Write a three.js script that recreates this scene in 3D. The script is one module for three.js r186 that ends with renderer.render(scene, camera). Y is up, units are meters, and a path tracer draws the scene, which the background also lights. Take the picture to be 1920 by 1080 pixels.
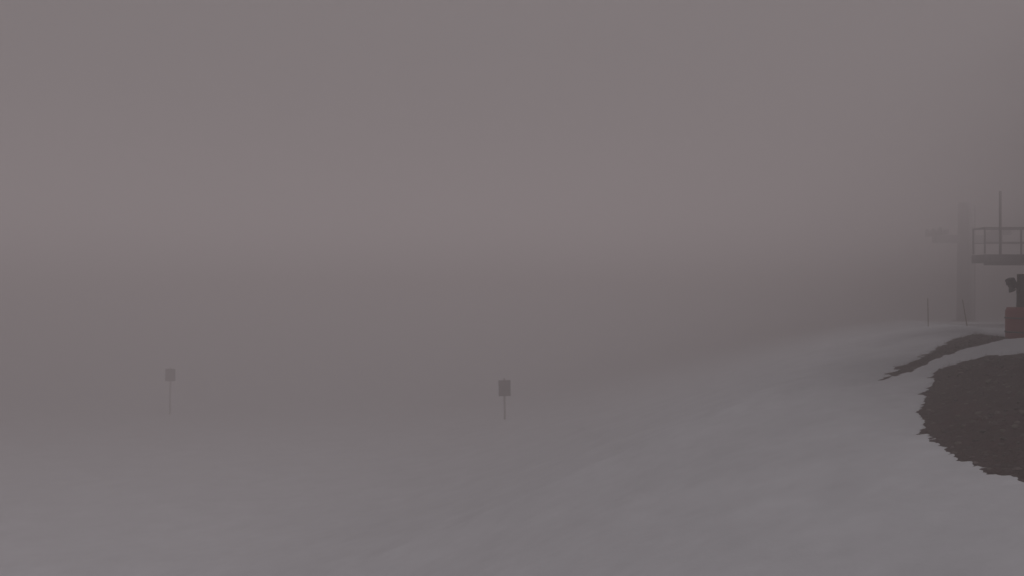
import * as THREE from 'three';
import { mergeGeometries, toCreasedNormals } from 'three/addons/utils/BufferGeometryUtils.js';
import { RoundedBoxGeometry } from 'three/addons/geometries/RoundedBoxGeometry.js';
import { createNoise2D, createNoise3D, createNoise4D } from 'simplex-noise';

// ---------------------------------------------------------------- camera, sky, sun, exposure
const EYE = 4.5;                                        // camera height above the snow under it
const scene = new THREE.Scene();
const camera = new THREE.PerspectiveCamera(39.43, 16 / 9, 0.1, 2000);
camera.position.set(0, EYE, 0);
camera.lookAt(0, EYE, -10);

const renderer = new THREE.WebGLRenderer({ antialias: true });
renderer.toneMapping = THREE.LinearToneMapping;
renderer.toneMappingExposure = 2.15;
renderer.shadowMap.enabled = true;

const sunDir = new THREE.Vector3(0.69, 0.67, 0.36).normalize();   // winter sun off to the right, behind thick cloud
const sun = new THREE.DirectionalLight(new THREE.Color().setRGB(1, 0.9, 0.915), 1.3);
sun.position.copy(sunDir).multiplyScalar(120);
sun.castShadow = true;
sun.shadow.radius = 90;
sun.shadow.mapSize.set(2048, 2048);
Object.assign(sun.shadow.camera, { left: -60, right: 60, top: 60, bottom: -60, near: 1, far: 300 });
scene.add(sun, sun.target);

{ // overcast dusk sky: one smooth layer of cloud, brighter round the hidden sun
  const W = 512, H = 256, data = new Float32Array(W * H * 4), v = new THREE.Vector3();
  for (let j = 0; j < H; j++) for (let i = 0; i < W; i++) {
    const up = ((j + 0.5) / H - 0.5) * Math.PI, az = ((i + 0.5) / W - 0.5) * 2 * Math.PI;
    v.set(Math.cos(up) * Math.cos(az), Math.sin(up), Math.cos(up) * Math.sin(az));
    const ang = Math.acos(THREE.MathUtils.clamp(v.dot(sunDir), -1, 1));
    const L = 0.05 + 0.13 * Math.max(0, v.y) ** 1.5 + 0.012 * Math.exp(-ang * ang / (2 * 0.6 * 0.6));
    const k = (j * W + i) * 4;
    data[k] = L * 1.03; data[k + 1] = L * 0.925; data[k + 2] = L * 0.945; data[k + 3] = 1;
  }
  const sky = new THREE.DataTexture(data, W, H, THREE.RGBAFormat, THREE.FloatType);
  sky.mapping = THREE.EquirectangularReflectionMapping;
  sky.magFilter = sky.minFilter = THREE.LinearFilter; sky.needsUpdate = true;
  scene.background = sky; scene.environment = sky;
}
scene.fog = new THREE.FogExp2(new THREE.Color().setRGB(0.95, 0.91, 0.915), 0.048);

// ---------------------------------------------------------------- helpers
let seed = 20260821;
const rnd = () => { seed = (seed + 0x6D2B79F5) | 0; let t = Math.imul(seed ^ (seed >>> 15), 1 | seed); t = (t + Math.imul(t ^ (t >>> 7), 61 | t)) ^ t; return ((t ^ (t >>> 14)) >>> 0) / 4294967296; };
const n2 = createNoise2D(rnd), n2b = createNoise2D(rnd), n3 = createNoise3D(rnd), n4 = createNoise4D(rnd);
const fbm = (x, y, o = 4) => { let s = 0, a = 0.5; for (let i = 0; i < o; i++) { s += a * n2(x, y); x = x * 2.03 + 7.1; y = y * 2.03 - 3.3; a *= 0.5; } return s; };
const used = new Map();
const numbered = (name) => { const n = used.get(name) ?? 0; used.set(name, n + 1); return n ? `${name}_${String(n).padStart(3, '0')}` : name; };
function mesh(name, geometry, material, parent = scene) {
  const m = new THREE.Mesh(geometry, material);
  m.name = parent === scene ? numbered(name) : name;
  m.castShadow = m.receiveShadow = true; parent.add(m); return m;
}
function thing(name, label, category, x, y, z, group) {
  const o = new THREE.Group(); o.name = numbered(name); o.position.set(x, y, z);
  o.userData = { label, category }; if (group) o.userData.group = group;
  scene.add(o); return o;
}
function noiseTexture(size, f, srgb, rep) {             // seamless tile from f(u, v) -> [r, g, b] in 0..1
  const d = new Uint8Array(size * size * 4);
  for (let j = 0; j < size; j++) for (let i = 0; i < size; i++) {
    const c = f(i / size, j / size), k = (j * size + i) * 4;
    for (let q = 0; q < 3; q++) d[k + q] = Math.max(0, Math.min(255, c[q] * 255)); d[k + 3] = 255;
  }
  const t = new THREE.DataTexture(d, size, size); t.wrapS = t.wrapT = THREE.RepeatWrapping;
  t.magFilter = THREE.LinearFilter; t.minFilter = THREE.LinearMipmapLinearFilter; t.generateMipmaps = true;
  if (srgb) t.colorSpace = THREE.SRGBColorSpace; t.repeat.set(rep, rep); t.needsUpdate = true; return t;
}
const tor = (u, v, s) => { const r = s / (2 * Math.PI), a = u * 2 * Math.PI, b = v * 2 * Math.PI; return n4(Math.cos(a) * r, Math.sin(a) * r, Math.cos(b) * r, Math.sin(b) * r); };

const lin = (r, g, b) => new THREE.Color().setRGB(r, g, b);
const snowBump = noiseTexture(512, (u, v) => { const k = 0.5 + 0.25 * tor(u, v, 14) + 0.16 * tor(u, v, 37) + 0.1 * tor(u, v, 90); return [k, k, k]; }, false, 0.7);
const snowTone = noiseTexture(512, (u, v) => { const k = 0.93 + 0.025 * tor(u, v, 5) + 0.02 * tor(u, v, 17); return [k * 0.985, k, k * 1.015]; }, true, 0.23);
const M = {
  snow: new THREE.MeshStandardMaterial({ color: lin(0.66, 0.675, 0.685), roughness: 0.92, map: snowTone, bumpMap: snowBump, bumpScale: 0.003 }),
  soil: new THREE.MeshStandardMaterial({
    color: lin(1, 1, 1), roughness: 0.95,
    map: noiseTexture(1024, (u, v) => { const a = 0.5 + 0.5 * tor(u, v, 18), b = 0.5 + 0.5 * tor(u, v, 60), c = rnd(); const k = 0.07 + 0.06 * a + 0.06 * b + (c > 0.985 ? 0.16 : 0) + 0.04 * c; const w = 0.5 + 0.5 * tor(u, v, 4); return [k * (1.22 + 0.28 * w), k * (0.98 - 0.12 * w), k * (0.78 + 0.06 * w)]; }, true, 0.9),
    bumpMap: noiseTexture(512, (u, v) => { const k = 0.5 + 0.2 * tor(u, v, 22) + 0.2 * tor(u, v, 55) + 0.1 * rnd(); return [k, k, k]; }, false, 0.9), bumpScale: 0.03 }),
  grass: new THREE.MeshStandardMaterial({ color: lin(0.07, 0.05, 0.03), roughness: 0.9, side: THREE.DoubleSide }),
  stone: new THREE.MeshStandardMaterial({ color: lin(0.09, 0.08, 0.075), roughness: 0.9 }),
  steel: new THREE.MeshStandardMaterial({ color: lin(0.06, 0.06, 0.065), roughness: 0.6, metalness: 0.2 }),
  galvanised: new THREE.MeshStandardMaterial({ color: lin(0.3, 0.3, 0.31), roughness: 0.55, metalness: 0.3 }),
  rubber: new THREE.MeshStandardMaterial({ color: lin(0.025, 0.025, 0.025), roughness: 0.9 }),
  cladding: new THREE.MeshStandardMaterial({ color: lin(0.05, 0.045, 0.045), roughness: 0.8 }),
  board: new THREE.MeshStandardMaterial({ color: lin(0.085, 0.08, 0.085), roughness: 0.7 }),
  timber: new THREE.MeshStandardMaterial({ color: lin(0.03, 0.022, 0.018), roughness: 0.9,
    bumpMap: noiseTexture(256, (u, v) => { const k = 0.5 + 0.4 * tor(u * 1, v * 0.2, 40); return [k, k, k]; }, false, 1), bumpScale: 0.008 }),
  redVinyl: new THREE.MeshStandardMaterial({ color: lin(0.2, 0.022, 0.018), roughness: 0.65 }),
  glass: new THREE.MeshStandardMaterial({ color: lin(0.02, 0.022, 0.025), roughness: 0.08 }),
  palePole: new THREE.MeshStandardMaterial({ color: lin(0.34, 0.33, 0.33), roughness: 0.7 }),
  paint: new THREE.MeshStandardMaterial({ color: lin(0.17, 0.165, 0.165), roughness: 0.6, metalness: 0.1 }),
  bamboo: new THREE.MeshStandardMaterial({ color: lin(0.2, 0.15, 0.1), roughness: 0.8 }),
};

// ---------------------------------------------------------------- terrain: x right, d metres ahead (z = -d)
function ground(x, d) {                                 // height of the frozen ground
  const far = Math.max(0, d - 32), main = -4.0 - 0.045 * Math.min(Math.max(d, 0), 32) - 0.06 * far + 7.0 * far * far / (far * far + 700) * (1 + 0.008 * far);
  const xc = 6.6 + Math.max(0, d - 10.5) * 0.45;        // the bank's brow
  const top = d > 8 ? -0.62 - 0.035 * (d - 8) : -0.62 + 0.06 * (8 - Math.max(d, 0));
  const u = xc - x;
  let bank;
  if (u > 0) { const w = Math.max(0, u - 3.1); bank = top - (0.06 * u + 0.24 * u * u / (u + 0.7) + 0.2 * w * w / (w + 1.2)) / (1 + 0.044 * Math.max(0, d - 9.5)); }   // easing off farther up
  else bank = top - 0.12 * (1 - Math.exp(u * 1.5));
  const k = 0.6, m = Math.max(main, bank);
  return EYE + m + k * Math.log(Math.exp((main - m) / k) + Math.exp((bank - m) / k));
}
const PATCH = [[5.99, 9.41], [5.83, 9.77], [5.59, 9.88], [5.4, 9.81], [5.26, 9.81], [5.05, 9.68], [4.74, 9.06], [4.59, 8.85], [4.49, 8.79], [4.18, 8.18], [3.96, 7.88], [3.91, 7.68], [3.67, 7.21], [3.63, 6.97], [3.56, 6.66], [3.53, 6.41], [3.45, 6.16], [3.39, 5.9], [3.4, 5.75], [3.42, 5.57], [3.41, 5.35], [3.36, 4.92], [3.5, 4.2], [4.6, 4.0], [5.6, 5.2], [6.2, 7.4], [6.08, 8.89]];
const STRIP = [[4.55, 9.95], [4.9, 10.03], [5.2, 10.15], [5.58, 10.36], [5.93, 10.6], [6.25, 10.75], [6.6, 10.8], [7.2, 11.0], [9.4, 14.2], [10.4, 16.1], [9.2, 15.6], [7.6, 13.9], [6.75, 12.7], [6.2, 12.0], [5.52, 11.05], [5.1, 10.65]];
function outside(poly, x, y) {                          // signed distance, negative inside
  let best = 1e9, inn = false;
  for (let i = 0, j = poly.length - 1; i < poly.length; j = i++) {
    const [ax, ay] = poly[j], [bx, by] = poly[i], ex = bx - ax, ey = by - ay;
    const t = Math.max(0, Math.min(1, ((x - ax) * ex + (y - ay) * ey) / (ex * ex + ey * ey)));
    best = Math.min(best, (x - ax - t * ex) ** 2 + (y - ay - t * ey) ** 2);
    if ((ay > y) !== (by > y) && x < ex * (y - ay) / ey + ax) inn = !inn;
  }
  return (inn ? -1 : 1) * Math.sqrt(best);
}
function edge(x, d) {                                   // distance to the bare patches, roughened
  if (x < 1.5 || x > 13 || d < 2.5 || d > 19) return 2;
  const a = outside(PATCH, x, d) + 0.1 * fbm(x * 2.2, d * 2.2) + 0.035 * n2b(x * 9, d * 9) + 0.02 * n2b(x * 23, d * 23) + 0.01 * n2b(x * 41, d * 41);
  const b = outside(STRIP, x, d) + 0.02 + 0.17 * fbm(x * 2.6 + 9, d * 2.6) + 0.05 * n2b(x * 9, d * 9);
  return Math.min(a, b);
}
const roll = (x, d) => 0.022 * fbm(x * 0.22, d * 0.16, 2) + 0.004 * fbm(x * 0.9 + 4, d * 0.7, 2);
function snowHeight(x, d) {
  const e = edge(x, d);
  const thick = e > 0 ? 0.006 + 0.15 * (1 - Math.exp(-e * 1.1)) : Math.max(-0.35, 0.006 + e * 0.8);
  return ground(x, d) + thick + roll(x, d) * Math.min(1, Math.max(0, e));
}
const soilHeight = (x, d) => ground(x, d) + (0.045 * fbm(x * 3.1, d * 3.1, 4) + 0.02 * n2b(x * 13, d * 13)) * THREE.MathUtils.smoothstep(-edge(x, d), -0.02, 0.4);

function lines(lo, a, b, hi, step, grow) {
  const out = []; for (let v = a; v <= b + 1e-6; v += step) out.push(v);
  for (let v = a, s = step; v > lo;) { s *= grow; v -= s; out.unshift(Math.max(v, lo)); }
  for (let v = out[out.length - 1], s = step; v < hi;) { s *= grow; v += s; out.push(Math.min(v, hi)); }
  return out;
}
function sheet(xs, ds, height, keep) {
  const pos = [], uv = [], idx = [], nx = xs.length;
  for (const d of ds) for (const x of xs) { pos.push(x, height(x, d), -d); uv.push(x, d); }
  for (let j = 0; j + 1 < ds.length; j++) for (let i = 0; i + 1 < nx; i++) {
    if (keep && !keep((xs[i] + xs[i + 1]) / 2, (ds[j] + ds[j + 1]) / 2)) continue;
    const a = j * nx + i; idx.push(a, a + 1, a + nx, a + 1, a + nx + 1, a + nx);
  }
  const g = new THREE.BufferGeometry();
  g.setAttribute('position', new THREE.Float32BufferAttribute(pos, 3));
  g.setAttribute('uv', new THREE.Float32BufferAttribute(uv, 2));
  g.setIndex(idx); g.computeVertexNormals(); return g;
}
const snow = mesh('snow_slope', sheet(lines(-320, 2.6, 9, 320, 0.035, 1.07), lines(-60, 3.6, 13, 420, 0.035, 1.07), snowHeight), M.snow);
snow.userData = { kind: 'structure', label: 'smooth grey snow slope falling away into the fog', category: 'snow' };
const soil = mesh('bare_ground', sheet(lines(2.5, 2.6, 10.8, 11, 0.05, 1), lines(3.5, 3.6, 16.6, 17, 0.05, 1), soilHeight, (x, d) => edge(x, d) < 0.35), M.soil);
soil.userData = { kind: 'structure', label: 'dark brown bare earth melted out of the snow bank', category: 'bare ground' };

// ---------------------------------------------------------------- dead grass and pebbles on the bare earth
{
  const blade = [];
  for (let i = 0; i < 7; i++) {
    const g = new THREE.PlaneGeometry(0.009, 1, 1, 3), p = g.attributes.position, lean = 0.25 + rnd() * 0.7, a = rnd() * 6.28, hgt = 0.5 + rnd() * 0.5;
    for (let k = 0; k < p.count; k++) { const y = (p.getY(k) + 0.5); p.setXYZ(k, p.getX(k) * (1 - 0.85 * y), y * hgt * (1 - 0.35 * lean * y), lean * 0.7 * y * y); }
    g.rotateY(a); g.translate(Math.cos(a) * 0.05 * rnd(), 0, Math.sin(a) * 0.05 * rnd()); g.computeVertexNormals(); blade.push(g);
  }
  const spots = [], pebbles = [];
  while (spots.length < 2600) {
    const x = 2.9 + rnd() * 7, d = 4 + rnd() * 11, e = edge(x, d);
    if (e < -0.02 && e > -0.9 + rnd() * 0.8) spots.push([x, d]);
  }
  while (pebbles.length < 1500) { const x = 2.9 + rnd() * 7, d = 4 + rnd() * 11; if (edge(x, d) < -0.02) pebbles.push([x, d]); }
  const fill = (name, geo, mat, list, size, label, category, tilt) => {
    const im = new THREE.InstancedMesh(geo, mat, list.length), o = new THREE.Object3D(), c = new THREE.Color();
    im.name = name; im.castShadow = im.receiveShadow = true; im.userData = { kind: 'stuff', label, category };
    list.forEach(([x, d], i) => {
      const s = size * (0.5 + rnd()); o.position.set(x, soilHeight(x, d) - 0.004, -d); o.rotation.set((rnd() - 0.5) * tilt, rnd() * 6.28, (rnd() - 0.5) * tilt);
      o.scale.set(s, s * (0.7 + 0.5 * rnd()), s); o.updateMatrix(); im.setMatrixAt(i, o.matrix);
      const k = 0.45 + rnd() * 1.1; im.setColorAt(i, c.setRGB(k, k * (0.9 + 0.15 * rnd()), k * 0.9));
    });
    scene.add(im);
  };
  fill('dead_grass', mergeGeometries(blade), M.grass, spots, 0.07, 'short dead grass tufts over the bare earth', 'grass', 0.5);
  const st = new THREE.IcosahedronGeometry(1, 1), p = st.attributes.position;
  for (let i = 0; i < p.count; i++) { const k = 1 + 0.25 * n3(p.getX(i) * 1.3, p.getY(i) * 1.3, p.getZ(i) * 1.3); p.setXYZ(i, p.getX(i) * k, p.getY(i) * k * 0.6, p.getZ(i) * k * 0.85); }
  st.computeVertexNormals();
  fill('gravel', st, M.stone, pebbles, 0.022, 'dark pebbles scattered on the bare earth', 'gravel', 0.6);
}

// ---------------------------------------------------------------- run markers standing on the slope
const tube = (r0, r1, h, n = 16) => new THREE.CylinderGeometry(r1, r0, h, n).translate(0, h / 2, 0);
function runMarker(label, x, d, top, turn, lean) {
  const h = top - snowHeight(x, d) + 0.05;
  const t = thing('run_marker', label, 'marker', x, snowHeight(x, d) - 0.05, -d, 'run markers on the slope');
  t.rotation.set(0, turn, lean);
  mesh('pole', tube(0.04, 0.036, h), M.palePole, t);
  mesh('cap', new THREE.SphereGeometry(0.038, 12, 6, 0, 6.29, 0, Math.PI / 2).translate(0, h, 0), M.galvanised, t);
  mesh('sign_board', new RoundedBoxGeometry(0.4, 0.53, 0.03, 2, 0.012).translate(0, h - 0.3, 0.06), M.board, t);
  for (const y of [h - 0.46, h - 0.14]) mesh('clamp', new THREE.TorusGeometry(0.045, 0.01, 6, 16).rotateX(Math.PI / 2).translate(0, y, 0), M.steel, t);
}
runMarker('square dark marker board on a pole, nearer one at mid picture', -0.23, 26.8, 1.47, 0.1, 0.02);
runMarker('fainter square marker board on a pole, farther left in the fog', -14.55, 34.2, 1.1, 0.3, -0.01);

// ---------------------------------------------------------------- padded post behind the brow of the bank
{
  const x = 7.42, d = 11.5, y0 = snowHeight(x, d) - 0.05;
  const t = thing('padded_post', 'dark timber post wrapped in a red crash pad behind the snow brow', 'post', x, y0, -d);
  const top = EYE + 0.2 - y0;
  mesh('post', tube(0.185, 0.165, top, 20), M.timber, t);
  const pad = mesh('crash_pad', new THREE.LatheGeometry([[0.19, 0], [0.29, 0.01], [0.31, 0.05], [0.312, 0.6], [0.29, 0.65], [0.19, 0.655]].map(([a, b]) => new THREE.Vector2(a, b)), 24), M.redVinyl, t);
  for (const y of [0.3, 0.5]) mesh('strap', new THREE.TorusGeometry(0.313, 0.012, 6, 28).rotateX(Math.PI / 2).translate(0, y, 0), M.rubber, pad);
  const arm = mesh('bracket', mergeGeometries([new THREE.CylinderGeometry(0.018, 0.018, 0.3, 10).rotateZ(Math.PI / 2 - 0.35).translate(-0.2, top - 0.19, 0), new THREE.BoxGeometry(0.03, 0.12, 0.06).translate(-0.17, top - 0.22, 0)]), M.steel, t);
  mesh('floodlight', mergeGeometries([new RoundedBoxGeometry(0.09, 0.15, 0.12, 2, 0.02).rotateZ(0.5).translate(-0.27, top - 0.13, 0), new THREE.CylinderGeometry(0.03, 0.05, 0.05, 12).toNonIndexed().rotateZ(0.5).translate(-0.27, top - 0.22, 0)].map((g) => { const q = g.index ? g.toNonIndexed() : g; return q; })), M.rubber, arm);
}

// ---------------------------------------------------------------- two bamboo wands on the bench
for (const [x, d, h, lean, label] of [[10.36, 20, 0.75, 0.02, 'thin bamboo wand in the snow behind the bank, left of two'], [11.22, 19.8, 0.72, 0.17, 'thin leaning bamboo wand in the snow nearer the red pad']]) {
  const t = thing('bamboo_wand', label, 'wand', x, snowHeight(x, d) - 0.04, -d, 'bamboo wands on the bench'); t.rotation.z = lean;
  const cane = mesh('cane', tube(0.013, 0.009, h, 8), M.bamboo, t);
  for (const y of [0.22, 0.45, 0.63]) mesh('node_ring', new THREE.TorusGeometry(0.012, 0.003, 5, 10).rotateX(Math.PI / 2).translate(0, y, 0), M.bamboo, cane);
}

// ---------------------------------------------------------------- lift station, its platform reaching into view
{
  const X0 = 16.8, d0 = 29, gy = ground(18, d0), deckY = EYE + 0.93;
  const t = thing('lift_station', 'dark lift station with a railed steel platform looming at right edge', 'lift station', 18, gy, -d0);
  const B = (w, h, dd, x, y, z) => new RoundedBoxGeometry(w, h, dd, 1, Math.min(0.012, h / 3)).translate(x - 18, y - gy, z + d0);
  mesh('deck', B(9.3, 0.3, 0.8, X0 + 4.65, deckY + 0.12, -d0), M.paint, t);
  mesh('toe_beam', B(9.24, 0.12, 0.1, X0 + 4.68, deckY - 0.06, -d0 + 0.3), M.paint, t);
  for (const z of [0.36, -0.36]) {
    mesh('top_rail', B(9.26, 0.05, 0.05, X0 + 4.65, deckY + 1.22, -d0 + z), M.paint, t);
    mesh('mid_rail', B(9.26, 0.03, 0.03, X0 + 4.65, deckY + 0.7, -d0 + z), M.paint, t);
    for (let k = 0; k < 6; k++) mesh('rail_post', B(0.05, 0.93, 0.05, X0 + 0.05 + k * 1.75, deckY + 0.76, -d0 + z), M.paint, t);
  }
  mesh('end_rail', B(0.05, 0.05, 0.67, X0 + 0.05, deckY + 1.22, -d0), M.paint, t);
  mesh('mast', B(0.07, 2.3, 0.07, X0 + 0.7, deckY + 1.4, -d0 + 0.2), M.paint, t);
  for (const x of [19.8, 25.5]) for (const z of [-0.25, 0.25]) mesh('leg', B(0.22, deckY - gy + 0.5, 0.22, x, (deckY + gy - 0.5) / 2, -d0 + z), M.paint, t);
  // the cabin beside it, out of view to the right
  mesh('wall', B(7.0, 5.2, 10.4, 23.8, gy + 2.2, -23.2), M.cladding, t);
  mesh('roof', B(8.4, 0.3, 10.6, 23.4, gy + 4.96, -23.2), M.cladding, t);
  mesh('annex', B(5.2, 5.2, 6.4, 17.6, gy + 2.2, -19.4), M.cladding, t);
  mesh('annex_roof', B(4.0, 0.3, 6.6, 17.1, gy + 4.97, -19.4), M.cladding, t);
}

// ---------------------------------------------------------------- lodge just outside the frame, on the brow beside the bare ground
{
  const gy = EYE - 1.2, t = thing('ski_lodge', 'dark timber lodge on the bank just right of the bare ground', 'lodge', 10.6, gy, -1);
  const B = (w, h, dd, x, y, z, r = 0.01) => new RoundedBoxGeometry(w, h, dd, 1, r).translate(x, y, z);
  mesh('wall', B(6.4, 4.9, 18.4, 0, 2.45, -0.7), M.cladding, t);
  for (let k = 0; k < 27; k++) mesh('plank', B(0.04, 0.172, 18.4, -3.221, 0.1 + k * 0.178, -0.7), M.cladding, t);
  for (const z of [-5.5, -1.8, 1.9, 5.6]) {
    const w = mesh('window', B(0.05, 1.2, 1.5, -3.262, 1.9, z), M.glass, t);
    for (const q of [-0.62, 0.62]) mesh('frame', B(0.08, 0.08, 1.64, -3.28, 1.9 + q, z), M.timber, w);
    for (const q of [-0.77, 0.77]) mesh('frame', B(0.08, 1.16, 0.08, -3.28, 1.9, z + q), M.timber, w);
  }
  mesh('wing', B(5.6, 4.9, 5.0, 2.9, 2.45, -12.4), M.cladding, t);
  mesh('wing_roof', B(5.8, 0.3, 5.1, 2.9, 5.05, -12.42), M.steel, t);
  const rs = new THREE.Shape([[-3.45, 0], [3.45, 0], [3.45, 0.16], [0, 1.0], [-3.45, 0.16]].map(([a, b]) => new THREE.Vector2(a, b)));
  mesh('roof', new THREE.ExtrudeGeometry(rs, { depth: 18.6, bevelEnabled: false }).translate(0, 4.902, -10), M.steel, t);
}

// ---------------------------------------------------------------- lift tower far back in the fog
{
  const x = 27.1, d = 48, y0 = snowHeight(x, d) - 0.1, t = thing('lift_tower', 'faint lift tower with a cross arm standing far back in fog', 'lift tower', x, y0, -d);
  const armY = EYE + 2.93 - y0, top = EYE + 5.1 - y0;
  mesh('column', tube(0.5, 0.41, top, 24), M.galvanised, t);
  mesh('base_flange', tube(0.72, 0.72, 0.14, 24), M.galvanised, t);
  mesh('cross_arm', new RoundedBoxGeometry(4, 0.46, 0.44, 2, 0.03).translate(0.1, armY, 0), M.galvanised, t);
  for (const s of [-1, 1]) {
    const sh = mesh('sheave_beam', new RoundedBoxGeometry(0.16, 0.3, 2.4, 2, 0.02).translate(s * 1.82 + 0.1, armY + 0.35, 0), M.galvanised, t);
    for (let k = -1; k <= 1; k++) mesh('sheave', new THREE.CylinderGeometry(0.24, 0.24, 0.1, 20).rotateZ(Math.PI / 2).translate(s * 1.98 + 0.1, armY + 0.42, k * 0.75), M.galvanised, sh);
  }
  const lad = mesh('ladder', mergeGeometries([-0.2, 0.2].map((q) => new THREE.BoxGeometry(0.04, top - 0.6, 0.04).translate(q, top / 2, 0.6))), M.steel, t);
  for (let k = 0; k < 18; k++) mesh('rung', new THREE.CylinderGeometry(0.014, 0.014, 0.4, 6).rotateZ(Math.PI / 2).translate(0, 0.6 + k * 0.36, 0.6), M.steel, lad);
}

renderer.render(scene, camera);
